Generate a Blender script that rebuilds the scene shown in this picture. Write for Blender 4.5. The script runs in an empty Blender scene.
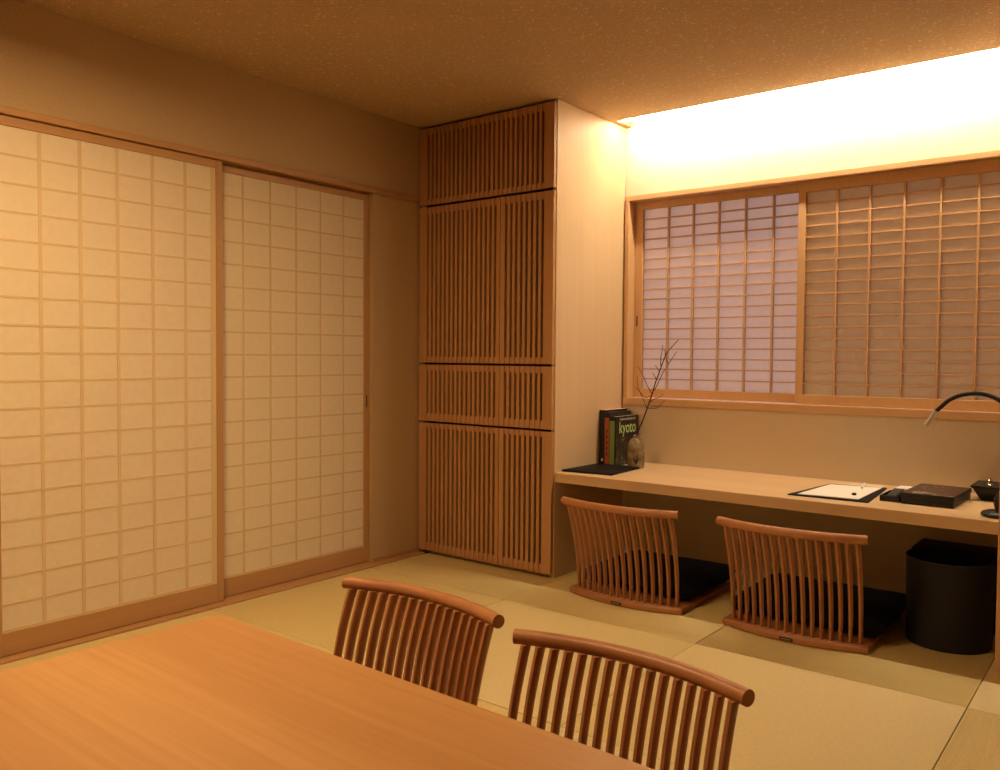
import bpy, bmesh, math, random
from mathutils import Vector, Matrix
random.seed(7)
PI = math.pi
S = bpy.context.scene
COL = S.collection
H = 2.2

# ------------------------------------------------------------------ materials
def mat(name):
    m = bpy.data.materials.new(name); m.use_nodes = True
    nt = m.node_tree; nt.nodes.clear()
    out = nt.nodes.new('ShaderNodeOutputMaterial')
    b = nt.nodes.new('ShaderNodeBsdfPrincipled')
    nt.links.new(b.outputs[0], out.inputs[0])
    return m, nt, b, out

def plain(name, col, rough=.5, metal=0, spec=.5, noise=.0, nscale=60, bump=0.0):
    m, nt, b, out = mat(name)
    b.inputs['Base Color'].default_value = (*col, 1)
    b.inputs['Roughness'].default_value = rough
    b.inputs['Metallic'].default_value = metal
    b.inputs['Specular IOR Level'].default_value = spec
    if noise or bump:
        tc = nt.nodes.new('ShaderNodeTexCoord')
        n = nt.nodes.new('ShaderNodeTexNoise'); n.inputs['Scale'].default_value = nscale; n.inputs['Detail'].default_value = 5
        nt.links.new(tc.outputs['Object'], n.inputs['Vector'])
        if noise:
            r = nt.nodes.new('ShaderNodeValToRGB')
            r.color_ramp.elements[0].position = .3; r.color_ramp.elements[1].position = .7
            r.color_ramp.elements[0].color = (*[c*(1-noise) for c in col], 1)
            r.color_ramp.elements[1].color = (*[min(1, c*(1+noise)) for c in col], 1)
            nt.links.new(n.outputs['Fac'], r.inputs[0]); nt.links.new(r.outputs[0], b.inputs['Base Color'])
        if bump:
            bp = nt.nodes.new('ShaderNodeBump'); bp.inputs['Strength'].default_value = bump; bp.inputs['Distance'].default_value = .002
            nt.links.new(n.outputs['Fac'], bp.inputs['Height']); nt.links.new(bp.outputs[0], b.inputs['Normal'])
    return m

def wood(name, c1, c2, axis=2, rough=.45, fine=90, along=2.0, boards=None, contrast=1.0, spec=.35):
    """grain runs along the axis; optional glued boards of given width across (axis, width)"""
    m, nt, b, out = mat(name)
    tc = nt.nodes.new('ShaderNodeTexCoord')
    mp = nt.nodes.new('ShaderNodeMapping')
    sc = [fine]*3; sc[axis] = along
    mp.inputs['Scale'].default_value = sc
    nt.links.new(tc.outputs['Object'], mp.inputs['Vector'])
    n = nt.nodes.new('ShaderNodeTexNoise'); n.inputs['Scale'].default_value = 1.0; n.inputs['Detail'].default_value = 6; n.inputs['Roughness'].default_value = .6
    nt.links.new(mp.outputs[0], n.inputs['Vector'])
    mp2 = nt.nodes.new('ShaderNodeMapping')
    sc2 = [fine*.13]*3; sc2[axis] = along*.35
    mp2.inputs['Scale'].default_value = sc2
    nt.links.new(tc.outputs['Object'], mp2.inputs['Vector'])
    n2 = nt.nodes.new('ShaderNodeTexNoise'); n2.inputs['Scale'].default_value = 1.0; n2.inputs['Detail'].default_value = 3; n2.inputs['Distortion'].default_value = .6
    nt.links.new(mp2.outputs[0], n2.inputs['Vector'])
    mx = nt.nodes.new('ShaderNodeMath'); mx.operation = 'MULTIPLY_ADD'; mx.inputs[1].default_value = .5
    hf = nt.nodes.new('ShaderNodeMath'); hf.operation = 'MULTIPLY'; hf.inputs[1].default_value = .5
    nt.links.new(n2.outputs['Fac'], hf.inputs[0])
    nt.links.new(n.outputs['Fac'], mx.inputs[0]); nt.links.new(hf.outputs[0], mx.inputs[2])
    last = mx
    if boards:
        bax, bw = boards
        sp = nt.nodes.new('ShaderNodeSeparateXYZ'); nt.links.new(tc.outputs['Object'], sp.inputs[0])
        dv = nt.nodes.new('ShaderNodeMath'); dv.operation = 'DIVIDE'; dv.inputs[1].default_value = bw
        nt.links.new(sp.outputs[bax], dv.inputs[0])
        fl = nt.nodes.new('ShaderNodeMath'); fl.operation = 'FLOOR'; nt.links.new(dv.outputs[0], fl.inputs[0])
        wn = nt.nodes.new('ShaderNodeTexWhiteNoise'); wn.noise_dimensions = '1D'; nt.links.new(fl.outputs[0], wn.inputs['W'])
        ad = nt.nodes.new('ShaderNodeMath'); ad.operation = 'MULTIPLY_ADD'; ad.inputs[1].default_value = .22
        sb = nt.nodes.new('ShaderNodeMath'); sb.operation = 'SUBTRACT'; sb.inputs[1].default_value = .11
        nt.links.new(mx.outputs[0], sb.inputs[0])
        nt.links.new(wn.outputs['Value'], ad.inputs[0]); nt.links.new(sb.outputs[0], ad.inputs[2])
        last = ad
    r = nt.nodes.new('ShaderNodeValToRGB')
    w = .22/contrast
    r.color_ramp.elements[0].position = .5-w; r.color_ramp.elements[1].position = .5+w
    r.color_ramp.elements[0].color = (*c2, 1); r.color_ramp.elements[1].color = (*c1, 1)
    nt.links.new(last.outputs[0], r.inputs[0]); nt.links.new(r.outputs[0], b.inputs['Base Color'])
    b.inputs['Roughness'].default_value = rough
    b.inputs['Specular IOR Level'].default_value = spec
    bp = nt.nodes.new('ShaderNodeBump'); bp.inputs['Strength'].default_value = .08; bp.inputs['Distance'].default_value = .001
    nt.links.new(n.outputs['Fac'], bp.inputs['Height']); nt.links.new(bp.outputs[0], b.inputs['Normal'])
    return m

def paper(name, col, trans=.4):
    m, nt, b, out = mat(name)
    nt.nodes.remove(b)
    tc = nt.nodes.new('ShaderNodeTexCoord')
    n = nt.nodes.new('ShaderNodeTexNoise'); n.inputs['Scale'].default_value = 45; n.inputs['Detail'].default_value = 6
    nt.links.new(tc.outputs['Object'], n.inputs['Vector'])
    r = nt.nodes.new('ShaderNodeValToRGB')
    r.color_ramp.elements[0].position = .3; r.color_ramp.elements[1].position = .7
    r.color_ramp.elements[0].color = (*[c*.95 for c in col], 1); r.color_ramp.elements[1].color = (*col, 1)
    nt.links.new(n.outputs['Fac'], r.inputs[0])
    d = nt.nodes.new('ShaderNodeBsdfDiffuse'); t = nt.nodes.new('ShaderNodeBsdfTranslucent'); mx = nt.nodes.new('ShaderNodeMixShader')
    mx.inputs[0].default_value = trans
    nt.links.new(r.outputs[0], d.inputs[0]); nt.links.new(r.outputs[0], t.inputs[0])
    nt.links.new(d.outputs[0], mx.inputs[1]); nt.links.new(t.outputs[0], mx.inputs[2]); nt.links.new(mx.outputs[0], out.inputs[0])
    return m

def emit(name, col, s):
    m, nt, b, out = mat(name)
    nt.nodes.remove(b)
    e = nt.nodes.new('ShaderNodeEmission'); e.inputs[0].default_value = (*col, 1); e.inputs[1].default_value = s
    nt.links.new(e.outputs[0], out.inputs[0])
    return m

def flecked(name, base, fleck_glint, amount):
    """plaster with short straw flecks, their glint painted as a paler colour"""
    m, nt, b, out = mat(name)
    tc = nt.nodes.new('ShaderNodeTexCoord')
    n = nt.nodes.new('ShaderNodeTexNoise'); n.inputs['Scale'].default_value = 85; n.inputs['Detail'].default_value = 3
    n.inputs['Roughness'].default_value = .5; n.inputs['Distortion'].default_value = 1.2
    nt.links.new(tc.outputs['Object'], n.inputs['Vector'])
    r = nt.nodes.new('ShaderNodeValToRGB')
    r.color_ramp.elements[0].position = amount; r.color_ramp.elements[1].position = amount+.07
    r.color_ramp.elements[0].color = (*base, 1); r.color_ramp.elements[1].color = (*fleck_glint, 1)
    nt.links.new(n.outputs['Fac'], r.inputs[0]); nt.links.new(r.outputs[0], b.inputs['Base Color'])
    b.inputs['Roughness'].default_value = .9; b.inputs['Specular IOR Level'].default_value = .15
    bp = nt.nodes.new('ShaderNodeBump'); bp.inputs['Strength'].default_value = .7; bp.inputs['Distance'].default_value = .004
    nt.links.new(n.outputs['Fac'], bp.inputs['Height']); nt.links.new(bp.outputs[0], b.inputs['Normal'])
    return m

M = {}
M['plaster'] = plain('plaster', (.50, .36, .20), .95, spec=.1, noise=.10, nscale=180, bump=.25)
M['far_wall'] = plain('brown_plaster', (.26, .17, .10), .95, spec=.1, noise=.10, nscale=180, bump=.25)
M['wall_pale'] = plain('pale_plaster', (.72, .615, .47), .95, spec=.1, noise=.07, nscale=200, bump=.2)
M['ceiling'] = flecked('ceiling_plaster', (.50, .36, .225), (.76, .60, .41), .60)  # glint of cove light on the straw fibres painted as paler flecks
M['pale_wood_v'] = wood('pale_wood_vertical', (.74, .555, .34), (.66, .475, .275), 2, .5, 60, 1.2, boards=(1, .11))
M['door_wood'] = wood('lattice_wood', (.53, .285, .125), (.44, .22, .09), 2, .5, 80, 2.0)
M['slot_shade'] = plain('interior_shade', (.035, .017, .010), .9, spec=.1)  # shade inside the cabinet, put into the colour
M['desk_wood'] = wood('desk_wood', (.70, .50, .29), (.62, .42, .23), 0, .42, 70, 1.6)
M['table_wood'] = wood('table_wood', (.56, .31, .12), (.46, .235, .082), 0, .38, 60, 1.6, boards=(1, .075), spec=.4, contrast=1.5)
M['frame_wood_h'] = wood('frame_wood_long', (.66, .41, .21), (.58, .35, .17), 0, .5, 80, 2)
M['frame_wood_v'] = wood('frame_wood_upright', (.66, .41, .21), (.58, .35, .17), 2, .5, 80, 2)
M['rail_wood_y'] = wood('rail_wood', (.52, .295, .125), (.42, .225, .09), 1, .5, 80, 2)
M['stile_wood'] = wood('stile_wood', (.50, .29, .125), (.42, .225, .09), 2, .5, 80, 2)
M['chair_rail'] = wood('chair_rail_wood', (.50, .23, .095), (.34, .135, .052), 0, .4, 70, 5, contrast=1.3)
M['chair_spindle'] = wood('chair_spindle_wood', (.48, .22, .09), (.34, .14, .055), 2, .42, 90, 4)
M['paper'] = paper('shoji_paper', (.86, .74, .54), .14)
M['muntin'] = plain('papered_lattice', (.68, .52, .29), .8, spec=.2)
M['win_paper'] = paper('window_paper', (.88, .80, .68), .28)
M['tatami_a'] = plain('tatami_rush', (.64, .51, .225), .42, spec=.6, noise=.05, nscale=90)
M['subfloor'] = plain('mat_seam', (.10, .07, .04), .9)
M['black_leather'] = plain('black_leather', (.007, .006, .008), .6, spec=.2, noise=.2, nscale=300, bump=.15)
M['black_plastic'] = plain('black_plastic', (.010, .010, .012), .4, spec=.4)
M['black_matte'] = plain('black_matte', (.016, .015, .018), .65, spec=.3)
M['cushion'] = plain('cushion_cloth', (.012, .012, .022), .95, spec=.1, noise=.25, nscale=250, bump=.3)
M['silver'] = plain('brushed_silver', (.62, .60, .56), .35, .55)
M['chrome'] = plain('chrome', (.75, .70, .62), .25, 1)
M['white_sheet'] = plain('white_sheet', (.88, .86, .80), .7, spec=.2)
M['cream_sheet'] = plain('cream_sheet', (.72, .62, .44), .7, spec=.2)
M['pull'] = plain('finger_pull', (.02, .012, .01), .5)

# ------------------------------------------------------------------ mesh helpers
class MB:
    def __init__(self): self.bm = bmesh.new()
    def box(self, x0, x1, y0, y1, z0, z1, bev=0, seg=1):
        t = bmesh.new()
        bmesh.ops.create_cube(t, size=1)
        bmesh.ops.transform(t, matrix=Matrix.Translation(((x0+x1)/2, (y0+y1)/2, (z0+z1)/2)) @ Matrix.Diagonal((abs(x1-x0), abs(y1-y0), abs(z1-z0), 1)), verts=t.verts)
        if bev: bmesh.ops.bevel(t, geom=t.edges[:], offset=bev, segments=seg, affect='EDGES', profile=.6)
        self.merge(t); return self
    def merge(self, t):
        me = bpy.data.meshes.new('tmp'); t.to_mesh(me); t.free(); self.bm.from_mesh(me); bpy.data.meshes.remove(me)
    def prism(self, pts, z0, z1, bev=0, seg=2):
        t = bmesh.new()
        f = t.faces.new([t.verts.new((p[0], p[1], z0)) for p in pts])
        if f.normal.z > 0: pass
        r = bmesh.ops.extrude_face_region(t, geom=[f])
        for v in r['geom']:
            if isinstance(v, bmesh.types.BMVert): v.co.z = z1
        bmesh.ops.recalc_face_normals(t, faces=t.faces[:])
        if bev:
            es = [e for e in t.edges if abs(e.verts[0].co.z-e.verts[1].co.z) < 1e-6]
            bmesh.ops.bevel(t, geom=es, offset=bev, segments=seg, affect='EDGES', profile=.5)
        self.merge(t); return self
    def lathe(self, prof, n=40, c=(0, 0, 0), sx=1, sy=1):
        t = bmesh.new(); rings = []
        for r, z in prof:
            if r < 1e-6: rings.append([t.verts.new((c[0], c[1], c[2]+z))])
            else: rings.append([t.verts.new((c[0]+sx*r*math.cos(2*PI*k/n), c[1]+sy*r*math.sin(2*PI*k/n), c[2]+z)) for k in range(n)])
        for a, b in zip(rings, rings[1:]):
            if len(a) == 1 and len(b) == 1: continue
            for k in range(n):
                k2 = (k+1) % n
                if len(a) == 1: t.faces.new((a[0], b[k], b[k2]))
                elif len(b) == 1: t.faces.new((a[k], b[0], a[k2]))
                else: t.faces.new((a[k], a[k2], b[k2], b[k]))
        bmesh.ops.recalc_face_normals(t, faces=t.faces[:])
        self.merge(t); return self
    def tube(self, pts, rad, n=10, cap=True):
        pts = [Vector(p) for p in pts]
        if not isinstance(rad, (list, tuple)): rad = [rad]*len(pts)
        t = bmesh.new(); rings = []; up = None
        for i, p in enumerate(pts):
            d = (pts[min(i+1, len(pts)-1)]-pts[max(i-1, 0)]).normalized()
            if up is None: up = Vector((0, 0, 1)) if abs(d.z) < .9 else Vector((1, 0, 0))
            s = d.cross(up).normalized(); up = s.cross(d).normalized()
            rings.append([t.verts.new(p + rad[i]*(s*math.cos(2*PI*k/n)+up*math.sin(2*PI*k/n))) for k in range(n)])
        for a, b in zip(rings, rings[1:]):
            for k in range(n): t.faces.new((a[k], a[(k+1) % n], b[(k+1) % n], b[k]))
        if cap: t.faces.new(rings[0][::-1]); t.faces.new(rings[-1])
        bmesh.ops.recalc_face_normals(t, faces=t.faces[:])
        self.merge(t); return self
    def obj(self, name, m, parent=None, smooth=False, loc=None, rz=None):
        me = bpy.data.meshes.new(name); self.bm.to_mesh(me); self.bm.free()
        me.materials.append(m)
        if smooth:
            for p in me.polygons: p.use_smooth = True
            try: me.set_sharp_from_angle(angle=math.radians(38))
            except Exception: pass
        o = bpy.data.objects.new(name, me); COL.objects.link(o)
        if parent: o.parent = parent
        if loc: o.location = loc
        if rz: o.rotation_euler = (0, 0, rz)
        return o

def tag(o, label, cat, group=None):
    o['label'] = label; o['category'] = cat
    if group: o['group'] = group
    return o
def thing(name, label, cat, loc=(0, 0, 0), rz=0, group=None):
    o = bpy.data.objects.new(name, None); COL.objects.link(o); o.empty_display_size = .1
    o.location = loc; o.rotation_euler = (0, 0, rz)
    return tag(o, label, cat, group)
def struct(o, label=None):
    o['kind'] = 'structure'
    if label: o['label'] = label
    return o
def sroot(name, label, loc=(0, 0, 0)):
    o = bpy.data.objects.new(name, None); COL.objects.link(o); o.location = loc
    return struct(o, label)
def catmull(P, n=8):
    P = [Vector(p) for p in P]; out = []
    Q = [P[0]*2-P[1]]+P+[P[-1]*2-P[-2]]
    for i in range(1, len(Q)-2):
        for k in range(n):
            t = k/n; a, b, c, d = Q[i-1:i+3]
            out.append(.5*((2*b)+(c-a)*t+(2*a-5*b+4*c-d)*t*t+(3*b-a-3*c+d)*t**3))
    out.append(P[-1]); return out

# ------------------------------------------------------------------ room shell
XR, YF = 3.5, -5.0                     # right wall, wall behind the camera
fl = struct(MB().box(-.2, XR+.1, YF-.1, .15, -.06, -.012).obj('floor', M['subfloor']), 'tatami floor of square mats laid checkerboard fashion')
xs = [.046, .868, 1.738, 2.606, XR-.002]
ys = [-.004, -.15, -1.02, -1.89, -2.76, -3.63, -4.5, YF+.002]
for i in range(4):
    for j in range(-1, 6):
        x0, x1 = xs[i]+.0015, xs[i+1]-.0015
        y0, y1 = ys[j+2]+.0015, ys[j+1]-.0015
        along_y = (i+j) % 2 == 0
        t = bmesh.new()
        pitch = .0062
        a0, a1 = (x0, x1) if along_y else (y0, y1)
        n = max(2, int((a1-a0)/pitch)); prof = []
        for k in range(n):
            w = (a1-a0)/n; b = a0+k*w
            for f, z in ((0, -.0014), (.22, -.0004), (.5, 0), (.78, -.0004)): prof.append((b+f*w, z))
        prof.append((a1, -.0014))
        prof = [(a0, -.012)]+prof+[(a1, -.012)]
        L = []
        for a, z in prof:
            if along_y: L.append((t.verts.new((a, y0, z)), t.verts.new((a, y1, z))))
            else: L.append((t.verts.new((x0, a, z)), t.verts.new((x1, a, z))))
        for p, q in zip(L, L[1:]): t.faces.new((p[0], q[0], q[1], p[1]))
        t.faces.new([p[0] for p in L]); t.faces.new([p[1] for p in L][::-1])
        bmesh.ops.recalc_face_normals(t, faces=t.faces[:])
        mb = MB(); mb.merge(t); mb.obj('tatami_mat', M['tatami_a'], fl, smooth=True)

# left wall: plaster band over the sliding doors, recessed panel beside the cabinet, closed backing behind the door tracks
b = MB()
b.box(-.16, 0, YF-.1, .15, 1.842, H+.06)                    # upper band
b.box(-.16, -.012, -.955, .15, -.012, 1.842)                  # panel beside cabinet
b.box(-.16, -.10, -2.72, -.955, -.012, 1.842)
b.box(-.16, 0, YF-.1, -2.72, -.012, 1.842)                    # wall beyond the doors
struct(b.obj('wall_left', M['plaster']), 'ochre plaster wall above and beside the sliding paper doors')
b = MB()
b.box(-.012, .012, -2.72, -.637, 1.818, 1.842, .002)
b.box(-.1, -.045, -2.72, -.955, 1.812, 1.842)
b.box(-.04, -.033, -2.72, -.955, 1.818, 1.842)
struct(b.obj('trim_1', M['rail_wood_y']), 'thin wooden head rail above the paper doors')
b = MB()
b.box(-.1, .045, -2.72, -.637, -.012, .006, .001)
struct(b.obj('trim_2', M['rail_wood_y']), 'wooden floor track under the paper doors')
b = MB(); b.box(-.012, -.004, -.955, -.637, .006, .022)
struct(b.obj('baseboard_left', M['stile_wood']), 'narrow dark baseboard between paper door and cabinet')

# back wall with the window opening
WX0, WX1, WZ0, WZ1 = .876, 3.16, .822, 1.822
b = MB()
b.box(-.16, WX0-.004, 0, .14, -.012, 2.42)
b.box(WX1+.004, XR+.1, 0, .14, -.012, 2.42)
b.box(WX0-.004, WX1+.004, 0, .14, -.012, WZ0-.004)
b.box(WX0-.004, WX1+.004, 0, .14, WZ1+.004, 2.42)
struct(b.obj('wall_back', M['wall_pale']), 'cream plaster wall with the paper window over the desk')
struct(MB().box(XR, XR+.1, YF-.1, .14, -.012, 2.42).obj('wall_right', M['far_wall']), 'plaster wall to the right')
struct(MB().box(-.16, XR, YF-.1, YF, -.012, H+.02).obj('wall_front', M['far_wall']), 'plaster wall behind the viewer')

# ceiling with light slot along the back wall
b = MB()
CE = -.143
b.box(-.16, XR+.1, YF-.1, CE, H, H+.05)
b.box(-.16, .872, CE, .0, H, H+.05)
b.box(.852, XR+.1, CE-.02, CE, H+.05, 2.42)
b.box(.852, .872, CE, 0, H+.05, 2.42)
b.box(.84, XR+.1, CE-.02, .14, 2.42, 2.46)
struct(b.obj('ceiling', M['ceiling']), 'speckled plaster ceiling with a light slot along the back wall')

# post at the end of the desk
struct(MB().box(2.625, 2.672, -.649, -.619, 0, H, .002).obj('pillar_right', M['frame_wood_v']), 'slim wooden post at the right end of the desk')

# ------------------------------------------------------------------ sliding paper doors
def shoji(name, xf, y0, y1, z0, z1, botrail, toprail, sl, sr, ncol, cols, label, band=0, pull=None):
    """xf: room side plane; y0<y1; cols = muntin positions"""
    r = sroot(name, label, (0, 0, 0))
    th = .030
    f = MB()
    f.box(xf-th, xf, y0, y0+sl, z0, z1, .0015); f.box(xf-th, xf, y1-sr, y1, z0, z1, .0015)
    f.obj('stile', M['stile_wood'], r)
    g = MB()
    g.box(xf-th, xf-.001, y0+sl, y1-sr, z0, botrail, .0015); g.box(xf-th, xf-.001, y0+sl, y1-sr, toprail, z1, .0015)
    g.obj('rail', M['rail_wood_y'], r)
    p = MB(); p.box(xf-.008, xf-.006, y0+sl, y1-sr, botrail, toprail)
    p.obj('paper', M['paper'], r)
    m = MB(); w = .0058 if band else .0042
    for y in cols: m.box(xf-.0065, xf-.0042, y-w, y+w, botrail, toprail)
    if band: m.box(xf-.0065, xf-.0042, y1-sr-band, y1-sr, botrail, toprail)
    m.box(xf-.0065, xf-.0045, y0+sl, y1-sr, botrail, botrail+.009)
    for k in range(1, 18):
        z = botrail+(toprail-botrail)*k/18
        m.box(xf-.0063, xf-.0045, y0+sl, y1-sr-band, z-.0036, z+.0036)
    m.obj('lattice', M['muntin'], r)
    if pull:
        MB().box(xf-.004, xf+.0008, pull[0]-.004, pull[0]+.004, pull[1]-.03, pull[1]+.03, .001).obj('finger_pull', M['pull'], r)
    return r
shoji('door_1', 0, -2.685, -1.800, .008, 1.814, .086, 1.783, .036, .030, 6, [-1.965, -2.101, -2.238, -2.374, -2.511], 'nearer sliding paper door, left one of the pair', band=.022)
shoji('door_2', -.036, -1.845, -.956, .008, 1.811, .085, 1.782, .034, .034, 6, [-1.119, -1.258, -1.397, -1.536, -1.675], 'farther sliding paper door with a dark finger pull', pull=(-.973, .802))

# ------------------------------------------------------------------ lattice cabinet
cab = thing('lattice_cabinet', 'tall pale wooden cabinet with slatted doors reaching the ceiling', 'cabinet', (0, 0, 0))
CW, CF = .844, -.622
b = MB()
b.box(CW-.02, CW, CF, -.002, 0, H-.001)
b.box(.002, .022, CF, -.002, 0, H-.012)
b.box(.022, CW-.02, -.02, -.002, .02, H-.012)
b.box(.022, CW-.02, CF, -.02, H-.03, H-.012)
b.box(.022, CW-.02, CF+.02, -.02, 0, .02)
for z in (.687, .988, 1.793): b.box(.022, CW-.02, CF+.03, -.02, z-.01, z+.01)
b.box(.523, .543, CF+.03, -.02, .02, 1.783)
b.obj('carcass', M['pale_wood_v'], cab)
MB().box(.022, CW-.02, CF+.016, CF+.024, .02, H-.03).obj('slot_shade_panel', M['slot_shade'], cab)  # added board painted as the darkness seen between the slats
DF, DB = -.6455, -.6255
def slat_door(x0, x1, z0, z1, sx0, sx1, sz0, sz1, n):
    m = MB()
    m.box(x0, sx0, DF, DB, z0, z1, .001); m.box(sx1, x1, DF, DB, z0, z1, .001)
    m.box(sx0, sx1, DF+.006, DB, z0, sz0); m.box(sx0, sx1, DF+.006, DB, sz1, z1)
    p = (sx1-sx0)/n                      # slot, slat, slot, ... slot
    wslot = p*.5; step = (sx1-sx0-wslot)/(n-1)
    for k in range(n-1):
        a = sx0+k*step+wslot
        m.box(a, a+step-wslot, DF+.0015, DB-.002, z0+.001, z1-.001)
    return m.obj('door', M['door_wood'], cab)
slat_door(.004, .842, 1.799, 2.186, .058, .785, 1.826, 2.153, 26)
for (z0, z1, a, c) in ((.994, 1.786, 1.024, 1.752), (.693, .983, .732, .952), (.022, .682, .062, .656)):
    slat_door(.004, .532, z0, z1, .056, .510, a, c, 16)
    slat_door(.536, .842, z0, z1, .562, .788, a, c, 8)

# ------------------------------------------------------------------ window
win = sroot('window_1', 'wide paper window of two sliding lattice sashes over the desk')
b = MB()
b.box(WX0-.022, WX1+.022, -.02, .125, WZ1, WZ1+.026, .002)
b.box(WX0-.022, WX0, -.02, .125, WZ0-.0, WZ1, .002)
b.box(WX1, WX1+.022, -.02, .125, WZ0-.0, WZ1, .002)
b.obj('casing', M['frame_wood_h'], win)
b = MB(); b.box(WX0-.022, WX1+.022, -.022, .125, WZ0-.036, WZ0, .003, 2)
b.obj('sill', M['frame_wood_h'], win)
def sash(yf, x0, x1, z0, z1, sl, sr, rb, rt, cols, pull=None):
    f = MB()
    f.box(x0, x0+sl, yf, yf+.028, z0, z1, .001); f.box(x1-sr, x1, yf, yf+.028, z0, z1, .001)
    f.box(x0+sl, x1-sr, yf, yf+.028, z0, rb, .001); f.box(x0+sl, x1-sr, yf, yf+.028, rt, z1, .001)
    o = f.obj('sash', M['frame_wood_v'], win)
    m = MB()
    for x in cols: m.box(x-.0042, x+.0042, yf+.003, yf+.019, rb, rt)
    for k in range(1, 18):
        z = rb+(rt-rb)*k/18
        m.box(x0+sl, x1-sr, yf+.005, yf+.019, z-.0030, z+.0030)
    m.obj('lattice', M['frame_wood_h'], o)
    MB().box(x0+sl, x1-sr, yf+.0195, yf+.0205, rb, rt).obj('paper', M['win_paper'], o)
    if pull: MB().box(pull[0]-.004, pull[0]+.004, yf-.0008, yf+.004, pull[1]-.026, pull[1]+.026, .001).obj('finger_pull', M['pull'], o)
sash(.045, .878, 1.775, .824, 1.820, .044, .038, .867, 1.785, [1.063, 1.197, 1.331, 1.465, 1.599], (.894, 1.215))
sash(.010, 1.727, 2.765, .824, 1.820, .032, .034, .866, 1.773, [1.895, 2.031, 2.168, 2.305, 2.442, 2.579])
sash(.045, 2.72, 3.158, .824, 1.820, .032, .034, .866, 1.773, [2.86, 3.0])
b = MB(); b.box(1.76, 3.158, .098, .102, WZ0, WZ1)
b.obj('daylight_dimmer', paper('dimmer_paper', (.84, .78, .70), .5), win)  # added unseen layer that dims daylight behind the right sashes

# ------------------------------------------------------------------ built-in desk
tag(MB().box(.8455, XR-.002, -.617, -.002, .449, .494, .0015).obj('wall_desk', M['desk_wood']), 'long pale wooden desk board fixed under the window', 'desk')

# ------------------------------------------------------------------ low table
tb = thing('low_table', 'low honey-coloured wooden table filling the lower left corner', 'table', (1.107, -2.551, 0), math.radians(-1.2))
X0, X1, Y0, Y1 = 0, 1.84, -.84, 0
MB().box(X0, X1, Y0, Y1, .316, .35, .002).obj('tabletop', M['table_wood'], tb)
for sx in (X0+.05, X1-.11):
    for sy in (Y0+.03, Y1-.09):
        MB().box(sx, sx+.06, sy, sy+.06, 0, .316, .003).obj('leg', M['table_wood'], tb)

# ------------------------------------------------------------------ legless chairs
def arc(x, ends, sag, half): return ends - sag*(1-(x/half)**2)
RZ = .410
def make_zaisu(label):
    r = thing('legless_chair', label, 'chair', group='legless chairs with spindle backs')
    pts = [(-.255, .27), (.255, .27)]
    pts = [(.262, .255), (.25, .27), (-.25, .27), (-.262, .255)]
    K = 16
    for k in range(K+1):
        x = -.267+.534*k/K
        pts.append((x, arc(x, -.250, .056, .267)))
    MB().prism(pts, .0, .024, .006, 3).obj('base', M['chair_rail'], r, smooth=True)
    # top rail, swept round bar
    P = [(x, arc(x, -.297, .056, .27), RZ) for x in [-.268+.536*k/24 for k in range(25)]]
    MB().tube(P, .0164, 20).obj('top_rail', M['chair_rail'], r, smooth=True)
    for k in range(16):
        x = -.234+.468*k/15
        yb = arc(x, -.208, .056, .267); yt = arc(x, -.288, .056, .27)
        t = bmesh.new(); rings = []
        N = 12; xt = x*1.02
        for i in range(N+1):
            u = i/N; z = .020+u*(RZ-.012-.020)
            y = yb+(yt-yb)*(u**2.0)
            cx = x+(xt-x)*u
            hw = .0060+.0018*u; hd = .0088+.0062*u
            ring = []
            for a in range(8):
                an = 2*PI*(a+.5)/8
                ring.append(t.verts.new((cx+hw*1.08*math.copysign(min(1, abs(math.cos(an))*1.08), math.cos(an)), y+hd*1.08*math.copysign(min(1, abs(math.sin(an))*1.08), math.sin(an)), z)))
            rings.append(ring)
        for a_, b_ in zip(rings, rings[1:]):
            for q in range(8): t.faces.new((a_[q], a_[(q+1) % 8], b_[(q+1) % 8], b_[q]))
        t.faces.new(rings[0][::-1]); t.faces.new(rings[-1])
        bmesh.ops.recalc_face_normals(t, faces=t.faces[:])
        mb = MB(); mb.merge(t); mb.obj('spindle', M['chair_spindle'], r, smooth=True)
    # small dark plate on the back of the base with a pale line of marks
    pl = MB().box(-.024, .024, -.3085, -.3050, .007, .018, .0008).obj('name_plate', M['black_plastic'], r)
    mk = MB()
    for k in range(6): mk.box(-.017+.006*k, -.0135+.006*k, -.3088, -.3084, .0105, .0145)
    mk.obj('marking', M['chrome'], pl)
    return r
def copy_tree(o, label):
    c = o.copy(); COL.objects.link(c); c['label'] = label
    for ch in o.children:
        d = ch.copy(); COL.objects.link(d); d.parent = c
        for g in ch.children:
            e = g.copy(); COL.objects.link(e); e.parent = d
    return c
z1 = make_zaisu('legless spindle-back chair at the desk, nearer the tall cabinet')
z1.location = (1.285, -.502, 0)
z2 = copy_tree(z1, 'legless spindle-back chair at the desk, nearer the black wastebasket')
z2.location = (1.988, -.494, 0)
z3 = copy_tree(z1, 'legless spindle-back chair at the low table, nearer the paper doors')
z3.location = (1.561, -2.583, 0); z3.rotation_euler = (0, 0, PI)
z4 = copy_tree(z1, 'legless spindle-back chair at the low table, farther from the paper doors')
z4.location = (2.187, -2.640, 0); z4.rotation_euler = (0, 0, PI)

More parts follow.
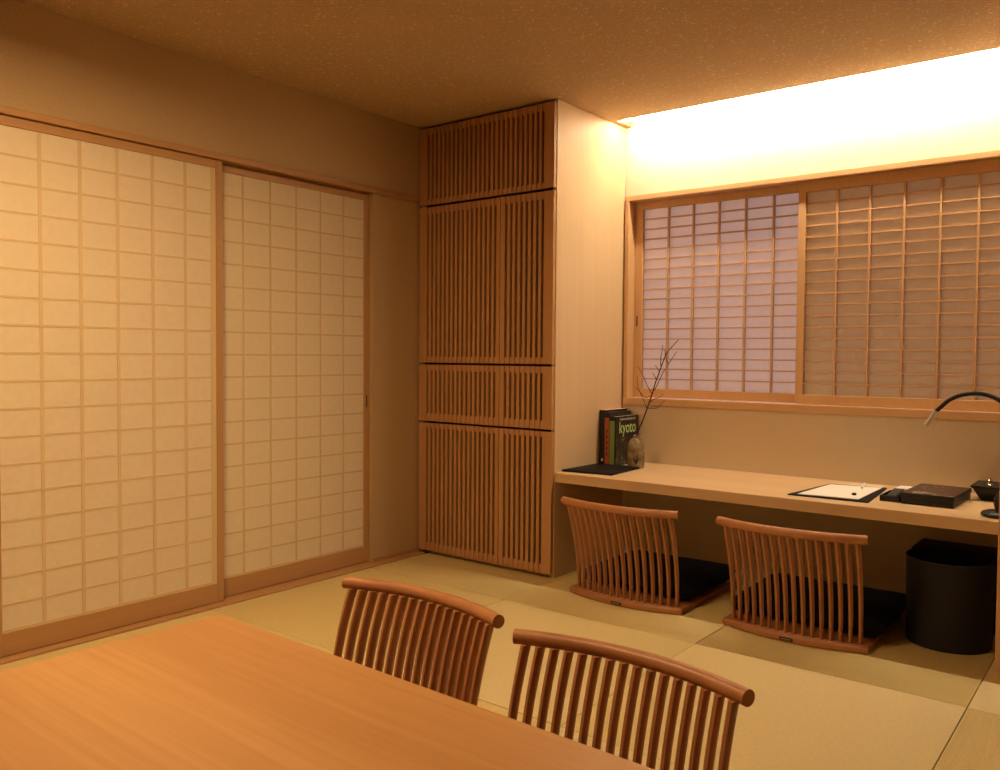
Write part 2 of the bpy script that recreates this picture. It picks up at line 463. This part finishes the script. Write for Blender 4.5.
def cushion(label, loc, rz, w):
    n = 22; d, h = .243, .085
    t = bmesh.new(); top = {}; bot = {}
    for i in range(n+1):
        for j in range(n+1):
            u, v = 2*i/n-1, 2*j/n-1
            su = math.copysign(abs(u)**.8, u); sv = math.copysign(abs(v)**.8, v)
            e = max(abs(u), abs(v)); rr = (1-e**7)**.5 if e < 1 else 0
            pin = 1-.035*abs(u*v)**3
            hh = h*.5*rr*(1-.12*(1-(u*u+v*v)/2))
            top[i, j] = t.verts.new((su*w*pin, sv*d*pin, h*.5+hh+.0005*math.sin(9*u)*math.cos(7*v)))
            bot[i, j] = top[i, j] if e >= 1 else t.verts.new((su*w*pin, sv*d*pin, max(0, h*.5-hh*1.0)))
    for i in range(n):
        for j in range(n):
            t.faces.new((top[i, j], top[i+1, j], top[i+1, j+1], top[i, j+1]))
            t.faces.new((bot[i, j], bot[i, j+1], bot[i+1, j+1], bot[i+1, j]))
    bmesh.ops.recalc_face_normals(t, faces=t.faces[:])
    m = MB(); m.merge(t)
    o = m.obj('floor_cushion', M['cushion'], None, True, loc, rz)
    return tag(o, label, 'cushion', 'dark cushions on the desk chairs')
cushion('dark navy floor cushion on the desk chair nearer the cabinet', (1.290, -.436, .024), 0, .268)
cushion('dark navy floor cushion on the desk chair nearer the wastebasket', (1.996, -.432, .024), .02, .288)

# ------------------------------------------------------------------ things on the desk
DZ = .494
pad = [(.848, -.568), (.852, -.268), (1.078, -.225), (1.098, -.535)]
tag(MB().prism(pad, DZ, DZ+.010, .003, 2).obj('desk_pad', M['black_leather'], smooth=True), 'square black desk pad at the cabinet end of the desk', 'desk pad')

def noise_cover():
    m, nt, b, out = mat('cover_photo')
    tc = nt.nodes.new('ShaderNodeTexCoord')
    v = nt.nodes.new('ShaderNodeTexVoronoi'); v.inputs['Scale'].default_value = 38
    n = nt.nodes.new('ShaderNodeTexNoise'); n.inputs['Scale'].default_value = 26; n.inputs['Detail'].default_value = 4
    nt.links.new(tc.outputs['Object'], v.inputs['Vector']); nt.links.new(tc.outputs['Object'], n.inputs['Vector'])
    r = nt.nodes.new('ShaderNodeValToRGB')
    e = r.color_ramp.elements
    e[0].position = .38; e[0].color = (.012, .010, .010, 1); e[1].position = .75; e[1].color = (.22, .17, .14, 1); e[1].position = .72
    k = e.new(.52); k.color = (.014, .012, .010, 1); k = e.new(.60); k.color = (.04, .035, .04, 1)
    nt.links.new(n.outputs['Fac'], r.inputs[0]); nt.links.new(r.outputs[0], b.inputs['Base Color'])
    b.inputs['Roughness'].default_value = .35
    return m
def book(name, label, x0, x1, y0, y1, h, cm, pm, gap=.003, ct=.002):
    r = thing(name, label, 'book', ((x0+x1)/2, (y0+y1)/2, DZ), group='books standing against the cabinet')
    hx, hy = (x1-x0)/2, (y1-y0)/2
    c = MB()
    c.box(-hx, -hx+ct, -hy, hy, 0, h); c.box(hx-ct, hx, -hy, hy, 0, h); c.box(-hx, hx, -hy, -hy+ct, 0, h)
    c.obj('cover', cm, r)
    MB().box(-hx+ct, hx-ct, -hy+ct, hy-.004, .002, h-gap).obj('pages', pm, r)
    return r, hx, hy
pages = plain('book_pages', (.72, .56, .42), .9, spec=.1)
pages_pink = plain('book_pages_pink', (.85, .55, .42), .9, spec=.1)
blk = plain('black_cover', (.012, .010, .011), .35)
red = plain('red_cover', (.42, .085, .04), .4)
grn = plain('green_spine', (.20, .30, .07), .4)
wht = plain('white_ink', (.75, .72, .66), .6)
lime = plain('lime_ink', (.46, .68, .25), .5)
r, hx, hy = book('book', 'tallest of the books, black spine, pressed against the cabinet side', .8475, .8800, -.235, -.02, .272, blk, pages_pink, -.0004, .0007)
MB().box(-.005, .005, -hy-.0006, -hy, .02, .032).obj('spine_mark', wht, r)
r, hx, hy = book('book', 'book with a red spine and black head between the black and green ones', .8810, .9090, -.243, -.03, .262, red, pages)
MB().box(-hx-.0003, hx+.0003, -hy-.0006, hy, .236, .2625).obj('spine_head', blk, r)
mk = MB()
for k in range(5): mk.box(-.003, .003, -hy-.0006, -hy, .05+.028*k, .066+.028*k)
mk.obj('spine_mark', blk, r)
r, hx, hy = book('book', 'garden book with black cover reading kyoto in green letters', .9100, .9450, -.248, -.018, .243, blk, pages)
MB().box(-hx+.003, hx-.004, -hy-.0006, -hy, .006, .222).obj('spine_strip', grn, r)
MB().box(hx, hx+.0006, -hy+.004, hy-.003, .003, .135).obj('cover_photo', noise_cover(), r)
def text(body, m, parent, size, sx, y, z, x, name):
    cu = bpy.data.curves.new('t', 'FONT'); cu.body = body; cu.size = size; cu.extrude = 0; cu.offset = size*.006
    cu.align_x = 'CENTER'
    o = bpy.data.objects.new('t', cu); COL.objects.link(o)
    bpy.context.view_layer.update()
    dg = bpy.context.evaluated_depsgraph_get()
    me = bpy.data.meshes.new_from_object(o.evaluated_get(dg))
    bpy.data.objects.remove(o)
    me.transform(Matrix(((0, 0, 1, x), (sx, 0, 0, y), (0, 1, 0, z), (0, 0, 0, 1))))
    me.materials.clear(); me.materials.append(m)
    q = bpy.data.objects.new(name, me); COL.objects.link(q); q.parent = parent
    return q
text('kyoto', lime, r, .083, .86, .004, .160, hx+.0006, 'title')
text('Houses and Gardens of', wht, r, .0175, .92, .004, .223, hx+.0006, 'subtitle')

# vase and branch
glaze = mat('vase_glaze')
m_, nt_, b_, _ = glaze
tc = nt_.nodes.new('ShaderNodeTexCoord'); n_ = nt_.nodes.new('ShaderNodeTexNoise'); n_.inputs['Scale'].default_value = 30; n_.inputs['Detail'].default_value = 5
nt_.links.new(tc.outputs['Object'], n_.inputs['Vector'])
rr_ = nt_.nodes.new('ShaderNodeValToRGB'); rr_.color_ramp.elements[0].position = .35; rr_.color_ramp.elements[1].position = .68
rr_.color_ramp.elements[0].color = (.16, .11, .055, 1); rr_.color_ramp.elements[1].color = (.34, .26, .14, 1)
nt_.links.new(n_.outputs['Fac'], rr_.inputs[0]); nt_.links.new(rr_.outputs[0], b_.inputs['Base Color']); b_.inputs['Roughness'].default_value = .22
VX, VY = 1.046, -.222
vs = thing('bud_vase', 'small glazed stoneware vase with a painted dark leaf, beside the books', 'vase', (VX, VY, DZ))
MB().lathe([(0, 0), (.036, 0), (.040, .004), (.0415, .03), (.0420, .080), (.0415, .098), (.0385, .116), (.032, .131), (.022, .1415), (.0140, .146), (.0130, .150), (.0155, .155), (.0145, .158), (.0105, .153), (.0105, .146), (.022, .134), (.032, .119), (.036, .10), (.036, .010), (0, .009)], 40).obj('body', m_, vs, True)
# painted leaf, wrapped on the glaze
t = bmesh.new(); RR = .0419
def pl_(a, z): return t.verts.new((RR*math.cos(a), RR*math.sin(a), z))
base_a = math.radians(-60)
cl = [(-.38, .050, .002), (-.22, .041, .007), (-.05, .032, .010), (.10, .034, .009), (.25, .044, .006), (.42, .055, .001)]
prev = None
for a, z, w in cl:
    cur = (pl_(base_a+a, z-w), pl_(base_a+a, z+w))
    if prev: t.faces.new((prev[0], cur[0], cur[1], prev[1]))
    prev = cur
prev = None
for a, z, w in [(.02, .036, .005), (.10, .056, .0065), (.16, .070, .003), (.19, .078, .0008)]:
    cur = (pl_(base_a+a-w*8, z), pl_(base_a+a+w*8, z))
    if prev: t.faces.new((prev[0], cur[0], cur[1], prev[1]))
    prev = cur
mb = MB(); mb.merge(t); mb.obj('painted_leaf', plain('dark_glaze', (.02, .012, .012), .3), vs)

bark = plain('bark', (.075, .035, .022), .8, noise=.35, nscale=120)
br = thing('bare_branch', 'thin bare branch with twigs standing in the stoneware vase', 'branch', (VX, VY, DZ))
def B(x, z, dy=0): return (x-VX-.006, dy, z-DZ)
mn = MB()
mn.tube(catmull([B(1.052, .528), B(1.055, .645), B(1.090, .735), B(1.117, .806), B(1.138, .864), B(1.150, .905), B(1.161, .940, .005)], 5), [.0042-.0014*i/30 for i in range(31)], 7)
mn.tube(catmull([B(1.161, .94, .005), B(1.185, 1.01, .01), B(1.205, 1.052, .012), B(1.228, 1.078, .012), B(1.262, 1.112, .01)], 5), [.0030-.0014*i/20 for i in range(21)], 7)
mn.obj('stem', bark, br, True)
tw = [
 [B(1.147, .872), B(1.175, .915, -.012), B(1.200, .956, -.02), B(1.232, 1.000, -.025), B(1.262, 1.040, -.03), B(1.275, 1.056, -.03)],
 [B(1.132, .855), B(1.105, .890, .01), B(1.078, .935, .016), B(1.060, .965, .018), B(1.044, .984, .02)],
 [B(1.108, .785), B(1.085, .820, .01), B(1.060, .862, .016), B(1.045, .895, .02), B(1.042, .935, .02)],
 [B(1.120, .812), B(1.155, .832, -.012), B(1.185, .842, -.02), B(1.205, .858, -.02)],
 [B(1.107, .786), B(1.150, .786, .01), B(1.170, .800, .012), B(1.195, .828, .014)],
 [B(1.130, .845), B(1.100, .838, -.01), B(1.075, .866, -.015), B(1.055, .885, -.02)],
 [B(1.168, .965), B(1.158, .985, -.005), B(1.152, .990, -.006)],
 [B(1.176, .990), B(1.172, 1.030, .012), B(1.178, 1.070, .015), B(1.176, 1.088, .016)],
 [B(1.200, 1.040), B(1.190, 1.060, .02), B(1.180, 1.064, .02)],
 [B(1.225, 1.000, -.025), B(1.218, 1.020, -.02), B(1.216, 1.035, -.018)],
 [B(1.155, .925), B(1.142, .950, -.004), B(1.138, .955, -.004)],
]
for q in tw:
    p = catmull(q, 4)
    MB().tube(p, [.0021-.0010*i/len(p) for i in range(len(p))], 6).obj('twig', bark, br, True)

# writing folder, paper, pen
fo = [(1.893, -.540), (1.938, -.150), (2.156, -.118), (2.190, -.527)]
tag(MB().prism(fo, DZ, DZ+.005, .0015, 2).obj('writing_folder', M['black_leather'], smooth=True), 'black writing folder lying open under the white paper', 'folder')
sh = [(1.927, -.522), (1.950, -.185), (2.144, -.150), (2.148, -.502)]
tag(MB().prism(sh, DZ+.0052, DZ+.0075).obj('writing_paper', M['white_sheet']), 'white sheets of writing paper on the black folder', 'paper')
sh2 = [(1.966, -.150), (1.968, -.100), (2.140, -.082), (2.142, -.134)]
tag(MB().prism(sh2, DZ+.0052, DZ+.0062).obj('envelope', M['cream_sheet']), 'cream envelope at the wall edge of the black folder', 'envelope')
pn = thing('pen', 'white pen lying across the cream envelope and white paper', 'pen', (0, 0, 0))
MB().tube([(2.092, -.245, DZ+.0125), (2.066, -.105, DZ+.0115)], .0042, 12).obj('barrel', M['white_sheet'], pn, True)
MB().tube([(2.094, -.257, DZ+.0120), (2.0918, -.2440, DZ+.0125)], [.001, .0042], 12).obj('tip', M['chrome'], pn, True)
bc = MB().lathe([(0, 0), (.0075, 0), (.009, .003), (.008, .007), (.004, .009), (0, .0095)], 20, (2.108, -.415, DZ+.0076))
tag(bc.obj('paperweight', M['black_plastic'], smooth=True), 'tiny black round weight on the white paper', 'paperweight')

# black tray with remote, note block behind it
tr = thing('small_tray', 'small black tray between the folder and the lacquer box', 'tray', (2.243, -.365, DZ))
b = MB(); b.box(-.036, .036, -.075, .085, 0, .004, .001)
for a in ((-.036, -.032, -.075, .085), (.032, .036, -.075, .085), (-.036, .036, -.075, -.071), (-.036, .036, .081, .085)): b.box(*a, .004, .022, .0008)
b.obj('body', M['black_plastic'], tr)
rm = thing('remote_control', 'dark remote control resting aslant in the small black tray', 'remote', (2.243, -.365, DZ+.0042))
rb = MB().box(-.020, .020, -.066, .074, 0, .014, .004, 2).obj('body', M['black_matte'], rm, True); rb.rotation_euler = (.10, 0, 0); rb.location = (0, 0, .0075)
k = MB()
for i in range(3):
    for j in range(6): k.box(-.014+.010*i, -.007+.010*i, -.05+.018*j, -.039+.018*j, .0135, .0155)
kb = k.obj('button', plain('grey_rubber', (.09, .09, .10), .6), rm); kb.rotation_euler = rb.rotation_euler; kb.location = rb.location
tag(MB().box(2.205, 2.272, -.185, -.105, DZ, DZ+.018, .001).obj('note_block', M['white_sheet']), 'white note block by the wall behind the small tray', 'note pad')

# lacquer box with painted flowers
lac = plain('brown_lacquer', (.055, .022, .017), .38, spec=.5, noise=.2, nscale=40)
lb = thing('lacquer_box', 'flat brown lacquer box painted with silver flowers, on the desk', 'box', (2.375, -.300, DZ), -.03)
MB().box(-.088, .088, -.150, .145, 0, .022, .004, 2).obj('body', M['black_plastic'], lb, True)
lid = MB().box(-.0905, .0905, -.153, .148, .0222, .041, .003, 2).obj('lid', M['black_plastic'], lb, True)
MB().box(-.086, .086, -.1485, .1435, .0405, .0416).obj('top_panel', lac, lid)
t = bmesh.new(); rnd = random.Random(3)
def blob(x, y, r):
    n = 7; c = [t.verts.new((x+r*(.7+.5*rnd.random())*math.cos(2*PI*k/n), y+r*(.7+.5*rnd.random())*math.sin(2*PI*k/n), .0419)) for k in range(n)]
    t.faces.new(c)
for k in range(44):                       # spray of blossom along the near edge
    u = rnd.random(); blob(-.055+.13*u, -.135+.045*rnd.random()*(1-u)+.01*math.sin(6*u), .005+.009*rnd.random()*(1-.5*u))
for k in range(7): blob(-.052+.02*rnd.random(), -.115+.05*rnd.random(), .006)
for k in range(16): blob(-.07+.10*rnd.random(), -.02+.12*rnd.random(), .0016+.0035*rnd.random())
mb = MB(); mb.merge(t); mb.obj('painted_blossom', plain('silver_paint', (.62, .58, .52), .45, .2), lid)

# black square bowl with lid knob
bw = thing('black_dish', 'flared black lidded dish with a silver knob at the wall end of the desk', 'dish', (2.572, -.115, DZ))
b = MB()
t = bmesh.new()
def ringv(s, z): return [t.verts.new((sx*s, sy*s*.9, z)) for sx, sy in ((-1, -1), (1, -1), (1, 1), (-1, 1))]
R_ = [ringv(.066, 0), ringv(.070, .004), ringv(.092, .046), ringv(.100, .052), ringv(.100, .057)]
t.faces.new(R_[0][::-1]); t.faces.new(R_[-1])
for a, c in zip(R_, R_[1:]):
    for q in range(4): t.faces.new((a[q], a[(q+1) % 4], c[(q+1) % 4], c[q]))
bmesh.ops.recalc_face_normals(t, faces=t.faces[:])
b.merge(t); b.obj('bowl', M['black_plastic'], bw)
MB().lathe([(0, .057), (.012, .057), (.006, .062), (.006, .068), (.010, .073), (.008, .080), (0, .082)], 18, (-.045, -.02, 0)).obj('knob', M['chrome'], bw, True)

# gooseneck lamp
LX, LY = 2.612, -.515
gl = thing('gooseneck_lamp', 'black gooseneck desk lamp with a small metal head, at the post', 'lamp', (LX, LY, DZ))
MB().lathe([(0, 0), (.054, 0), (.058, .004), (.058, .010), (.052, .017), (.040, .020), (.034, .014), (0, .014)], 40).obj('base', M['black_plastic'], gl, True)
MB().lathe([(0, .014), (.013, .014), (.020, .040), (.020, .062), (.012, .075), (.008, .085), (0, .086)], 24).obj('stem', M['black_plastic'], gl, True)
gp = [(0, 0, .08), (.010, .004, .16), (.030, .010, .25), (.028, .016, .34), (-.012, .022, .395), (-.070, .028, .417), (-.125, .032, .412), (-.168, .035, .393), (-.200, .036, .362), (-.212, .036, .350)]
MB().tube(catmull(gp, 8), .0074, 12).obj('gooseneck', M['black_matte'], gl, True)
hd = MB().tube([(-.211, .036, .351), (-.238, .037, .307), (-.2445, .037, .297)], [.0084, .0084, .0090], 16).obj('lamp_head', M['silver'], gl, True)

# ------------------------------------------------------------------ under the desk
bn = thing('wastebasket', 'round black wastebasket under the right end of the desk', 'wastebasket', (2.446, -.414, 0))
MB().lathe([(0, 0), (.136, 0), (.140, .004), (.144, .303), (.147, .309), (.144, .313), (.140, .309), (.134, .012), (0, .010)], 56).obj('body', M['black_matte'], bn, True)
ap = thing('black_appliance', 'black box-shaped appliance with three white lights behind the wastebasket', 'appliance', (2.445, -.12, 0))
MB().box(-.170, .172, -.10, .105, .0, .290, .004, 2).obj('case', M['black_matte'], ap, True)
MB().box(.098, .140, -.1012, -.0995, .025, .115, .0005).obj('front_panel', M['black_plastic'], ap)
for k in range(3):
    MB().box(.111, .1145, -.1025, -.1008, .0400+.0172*k, .0435+.0172*k).obj('indicator_light', emit('indicator', (.9, .95, 1), 1.1) if k == 0 else bpy.data.materials['indicator'], ap)

# ------------------------------------------------------------------ lamps of the room
cove = thing('cove_light', 'warm light strip in the ceiling slot along the back wall', 'light', (0, 0, 0))
LY_, LZ_ = -.128, 2.200
MB().box(.873, XR-.002, CE+.0005, LY_+.014, LZ_+.011, LZ_+.035).obj('housing', M['white_sheet'], cove)
MB().box(.90, XR-.03, LY_-.012, LY_+.012, LZ_, LZ_+.010).obj('light_strip', emit('cove_glow', (1, .80, .54), 145), cove)
pl = thing('ceiling_light', 'square wooden ceiling light box between the low table and paper doors', 'light', (1.12, -2.86, 0))
b = MB(); s = .28
for a in ((-s-.02, s+.02, -s-.02, -s), (-s-.02, s+.02, s, s+.02), (-s-.02, -s, -s, s), (s, s+.02, -s, s)): b.box(*a, 2.085, H)
b.obj('frame', M['frame_wood_h'], pl)
MB().box(-s, s, -s, s, 2.088, 2.096).obj('diffuser', emit('lamp_glow', (1, .65, .32), 36), pl)

w = bpy.data.worlds.new('dusk'); S.world = w; w.use_nodes = True
bg = w.node_tree.nodes['Background']; bg.inputs[0].default_value = (.44, .46, .82, 1); bg.inputs[1].default_value = 4.4

# ------------------------------------------------------------------ camera
yaw, pit, rol, f = .666, -.0349, .0072, 840.914
fw = Vector((-math.sin(yaw)*math.cos(pit), math.cos(yaw)*math.cos(pit), math.sin(pit)))
rt = Vector((math.cos(yaw), math.sin(yaw), 0)); up = rt.cross(fw)
r2 = rt*math.cos(rol)+up*math.sin(rol); u2 = -rt*math.sin(rol)+up*math.cos(rol)
cam = bpy.data.cameras.new('camera'); co = bpy.data.objects.new('camera', cam); COL.objects.link(co)
mw = Matrix((r2, u2, -fw)).transposed().to_4x4(); mw.translation = Vector((3.0304, -3.8153, 1.0316))
co.matrix_world = mw
cam.sensor_fit = 'HORIZONTAL'; cam.sensor_width = 36; cam.lens = 36*f/1000; cam.clip_start = .02
S.camera = co
S.view_settings.view_transform = 'Standard'
try: S.view_settings.look = 'None'
except Exception: pass
S.view_settings.exposure = .03; S.view_settings.gamma = 1; S.view_settings.use_curve_mapping = False
